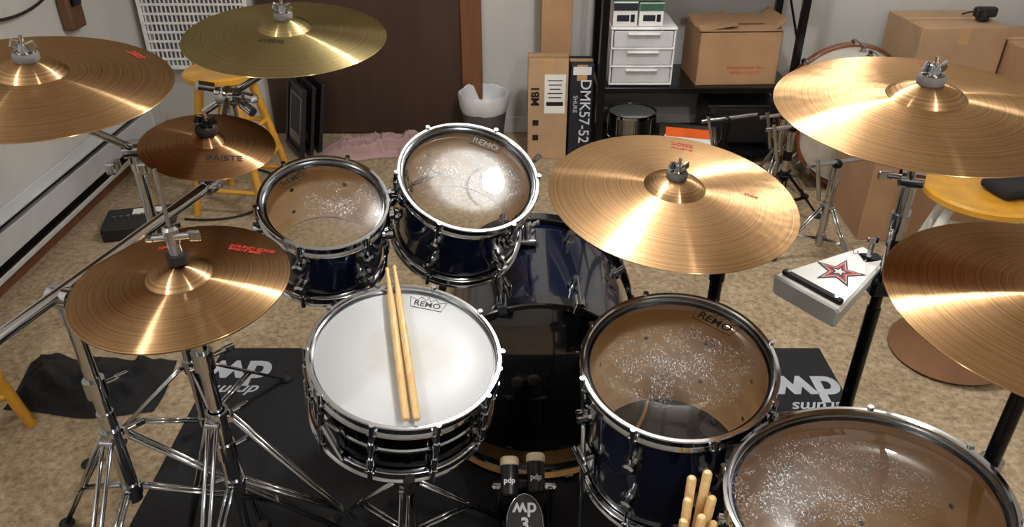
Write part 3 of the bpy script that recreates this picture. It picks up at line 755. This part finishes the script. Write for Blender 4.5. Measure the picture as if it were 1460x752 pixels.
for z in (.12,.2): b.box((-.06,-.067,z),(.03,.001,.03),black_ink,bev=0)
b.done()
b=carton('microphone_kit_box',(.347,3.83,0),(.115,.16,.50),0,darkbox)
b.text('DMK57-52',.075,Matrix.Translation((.018,-.0815,.26))@Matrix.Rotation(pi/2,4,'X')@Matrix.Rotation(-pi/2,4,'Z'),white_ink,off=.0005)
b.text('SHURE',.03,Matrix.Translation((-.03,-.0815,.30))@Matrix.Rotation(pi/2,4,'X')@Matrix.Rotation(-pi/2,4,'Z'),white_ink)
b.box((0,-.0812,.47),(.09,.001,.04),label,bev=0)
b.done()
b=MB('waste_basket',Matrix.Translation((-.15,3.98,.15)))
T=Matrix.Translation((-.15,3.98,0))
b.lathe([(0,.004),(.095,.004),(.10,.01),(.128,.27),(.131,.275),(.125,.27),(.096,.012),(0,.012)][::-1],T,bagbin,32)
prof=[(.122,.19),(.130,.21),(.134,.24),(.137,.275),(.133,.290),(.124,.285),(.11,.2),(.07,.14),(0,.13)][::-1]
o=len(b.v);b.lathe(prof,T,bagmat,48)
for i in range(o,len(b.v)):
    p=b.v[i];q=noise.noise(p*30)*.012;d=V((p.x+.15,p.y-3.98,0));b.v[i]=p+d*(q*4)+V((0,0,q*.8))
b.done()
def cloth(name,x0,x1,y0,y1,h,mat,seed,nx=60,ny=40,sc=9.):
    b=MB(name,Matrix.Translation(((x0+x1)/2,(y0+y1)/2,.02)));vs=[];fs=[]
    for j in range(ny+1):
        for i in range(nx+1):
            u=i/nx;v=j/ny
            ed=min(1,6*min(u,1-u,v,1-v))
            x=x0+(x1-x0)*u;y=y0+(y1-y0)*v
            w=noise.noise(V((x*3,y*3,seed)))*.06;w2=noise.noise(V((x*3,y*3,seed+9)))*.06
            a=1-abs(noise.noise(V((x*sc,y*sc*1.7,seed))))*2
            z=max(.003,h*ed*(max(0,a)**2*.7+.3+.25*noise.noise(V((x*sc*2.5,y*sc*2.5,seed)))))
            vs.append((x+w,y+w2,z))
    for j in range(ny):
        for i in range(nx):
            k=j*(nx+1)+i;fs.append([k,k+1,k+nx+2,k+nx+1])
    b.add(vs,fs,mat);return b.done()
cloth('pink_blanket',-1.0,-.32,3.76,3.99,.09,pink,2.)
cloth('black_stick_bag',-1.58,-1.10,1.80,2.04,.07,blackcloth,5.)
b=MB('picture_frame',Matrix.Translation((-1.1,3.85,.2)))
for i in range(3):
    T=Matrix.Translation((-1.13+.035*i,3.86+.05*i,.19))@Matrix.Rotation(-1.05,4,'Z')@Matrix.Rotation(-.17,4,'X')
    for sx in (-.13,.13): b.box((sx,0,0),(.022,.02,.36),plasticblk,T=T)
    for sz in (-.17,.17): b.box((0,0,sz),(.28,.02,.022),plasticblk,T=T)
    b.box((0,.002,0),(.25,.006,.33),darkbox,T=T,bev=0)
    b.box((0,-.0025,0),(.19,.003,.25),dull_chrome,T=T,bev=0);b.box((0,-.0045,.02),(.15,.002,.19),darkbox,T=T,bev=0)
b.done()
b=MB('drum_module',Matrix.Translation((-1.62,2.98,.04)))
R0=Euler((0,0,.25))
b.box((-1.62,2.98,.032),(.28,.20,.062),plasticblk,R=R0,bev=.008)
for i in range(8): b.cyl((-1.71+.027*i,2.95+.008*i,.062),(-1.71+.027*i,2.95+.008*i,.075),.009,dull_chrome)
b.box((-1.6,3.03,.066),(.12,.05,.004),label,R=R0,bev=0)
b.done()
b=MB('audio_cable',Matrix.Translation((-1.5,3.2,.01)))
b.pipe(bez((-1.46,3.06,.008),(-1.1,3.0,.008),(-1.12,3.4,.008),16)+bez((-1.12,3.4,.008),(-1.2,3.7,.008),(-1.6,3.6,.008),14)[1:],.005,rubber);b.done()
b=MB('small_snare_drum',Matrix.Translation((.63,3.88,.083)),True)
I4=Matrix.Identity(4)
for z in (0,.13): b.lathe([(.122,z+.010),(.128,z+.008),(.128,z-.006),(.122,z-.008)],I4,chrome,48)
b.lathe([(.118,.13),(.118,0)],I4,dull_chrome,48);b.lathe([(0,.13),(.122,.13)],I4,whitehead,48);b.lathe([(.122,0),(0,0)],I4,whitehead,48)
for k in range(8):
    a=k*pi/4;b.cyl((.125*math.cos(a),.125*math.sin(a),0),(.125*math.cos(a),.125*math.sin(a),.13),.005,chrome)
b.done()
b=MB('packaged_accessory',Matrix.Translation((.87,3.58,.1)))
R0=Euler((.35,.05,-.12));b.box((.86,3.56,.20),(.28,.17,.02),dull_chrome,R=R0,bev=.006);b.box((.862,3.565,.213),(.22,.07,.012),orangep,R=R0,bev=.003);b.box((.86,3.52,.195),(.24,.06,.012),label,R=R0,bev=.003)
b.box((.86,3.58,.09),(.30,.16,.18),darkbox,bev=.006)
b.done()
sparehead=simple('spare_drum_head',(190,182,168),.4)
sparesh=simple('spare_drum_shell',(200,194,184),.3,coat=.5)
b,T2=bass('spare_bass_drum',1.62,3.36,3.68,.31,sparesh,redbrown,redbrown,sparehead,sparehead,8);b.done()
for i,(x,y,zt,ya,rad) in enumerate(((1.16,3.02,.45,.3,.22),(1.24,2.72,.42,1.1,.18),(.98,3.36,.36,.8,.18),(1.22,3.30,.40,2.0,.16))):
    b=stand('hardware_stand',(x,y),zt,rad,ya,.24,.10,mat=(chrome if i%2 else blackmetal),pole=(chrome if i!=2 else blackmetal),rings=(.33,))
    b.cyl((x-.12,y-.02,zt),(x+.14,y+.02,zt+.02),.009,chrome);b.ball((x,y,zt),.02,blackmetal)
    b.cyl((x-.04,y,zt-.15),(x-.10,y-.05,zt+.04),.008,chrome);b.done()
b=MB('spare_cymbal',Matrix.Translation((1.47,2.09,.01)))
cy=simple('dull_brown_cymbal',(120,84,56),.45,.5)
T=frame((1.48,2.09,.03),-.10,-.03)
b.lathe([(0,.03),(.03,.028),(.045,.015),(.12,.008),(.195,0),(.195,-.002),(.12,.005),(0,.012)],T,cy,64)
b.done()

# ------------------------------------------------------------------ lights
def lamp(x,y,power,r=.055,col=(1.,.97,.925)):
    b=MB('ceiling_light',Matrix.Translation((x,y,H-.03)))
    b.lathe([(0,H),(.085,H),(.085,H-.012),(.03,H-.03),(.024,H-.055),(0,H-.055)][::-1],Matrix.Translation((x,y,0)),whiteplastic,32)
    b.done()
    l=bpy.data.lights.new('bulb','POINT');l.energy=power;l.shadow_soft_size=r;l.color=col
    lo=bpy.data.objects.new('light_bulb',l);bpy.context.collection.objects.link(lo);lo.location=(x,y,2.29)
lamp(.40,2.17,64)
lamp(-1.25,.45,30)
lamp(.95,-.15,52)
lamp(1.5,3.2,14)
w=bpy.data.worlds.new('w');bpy.context.scene.world=w;w.use_nodes=True
w.node_tree.nodes['Background'].inputs[0].default_value=(.8,.85,.9,1);w.node_tree.nodes['Background'].inputs[1].default_value=0.
# ------------------------------------------------------------------ camera
cam=bpy.data.cameras.new('camera');co=bpy.data.objects.new('camera',cam);bpy.context.collection.objects.link(co)
co.location=(0,0,1.6);co.rotation_euler=(pi/2-math.radians(30.8),0,0)
cam.sensor_width=36;cam.lens=1100/1460*36;cam.clip_start=.02
bpy.context.scene.camera=co
bpy.context.scene.view_settings.view_transform='Standard'
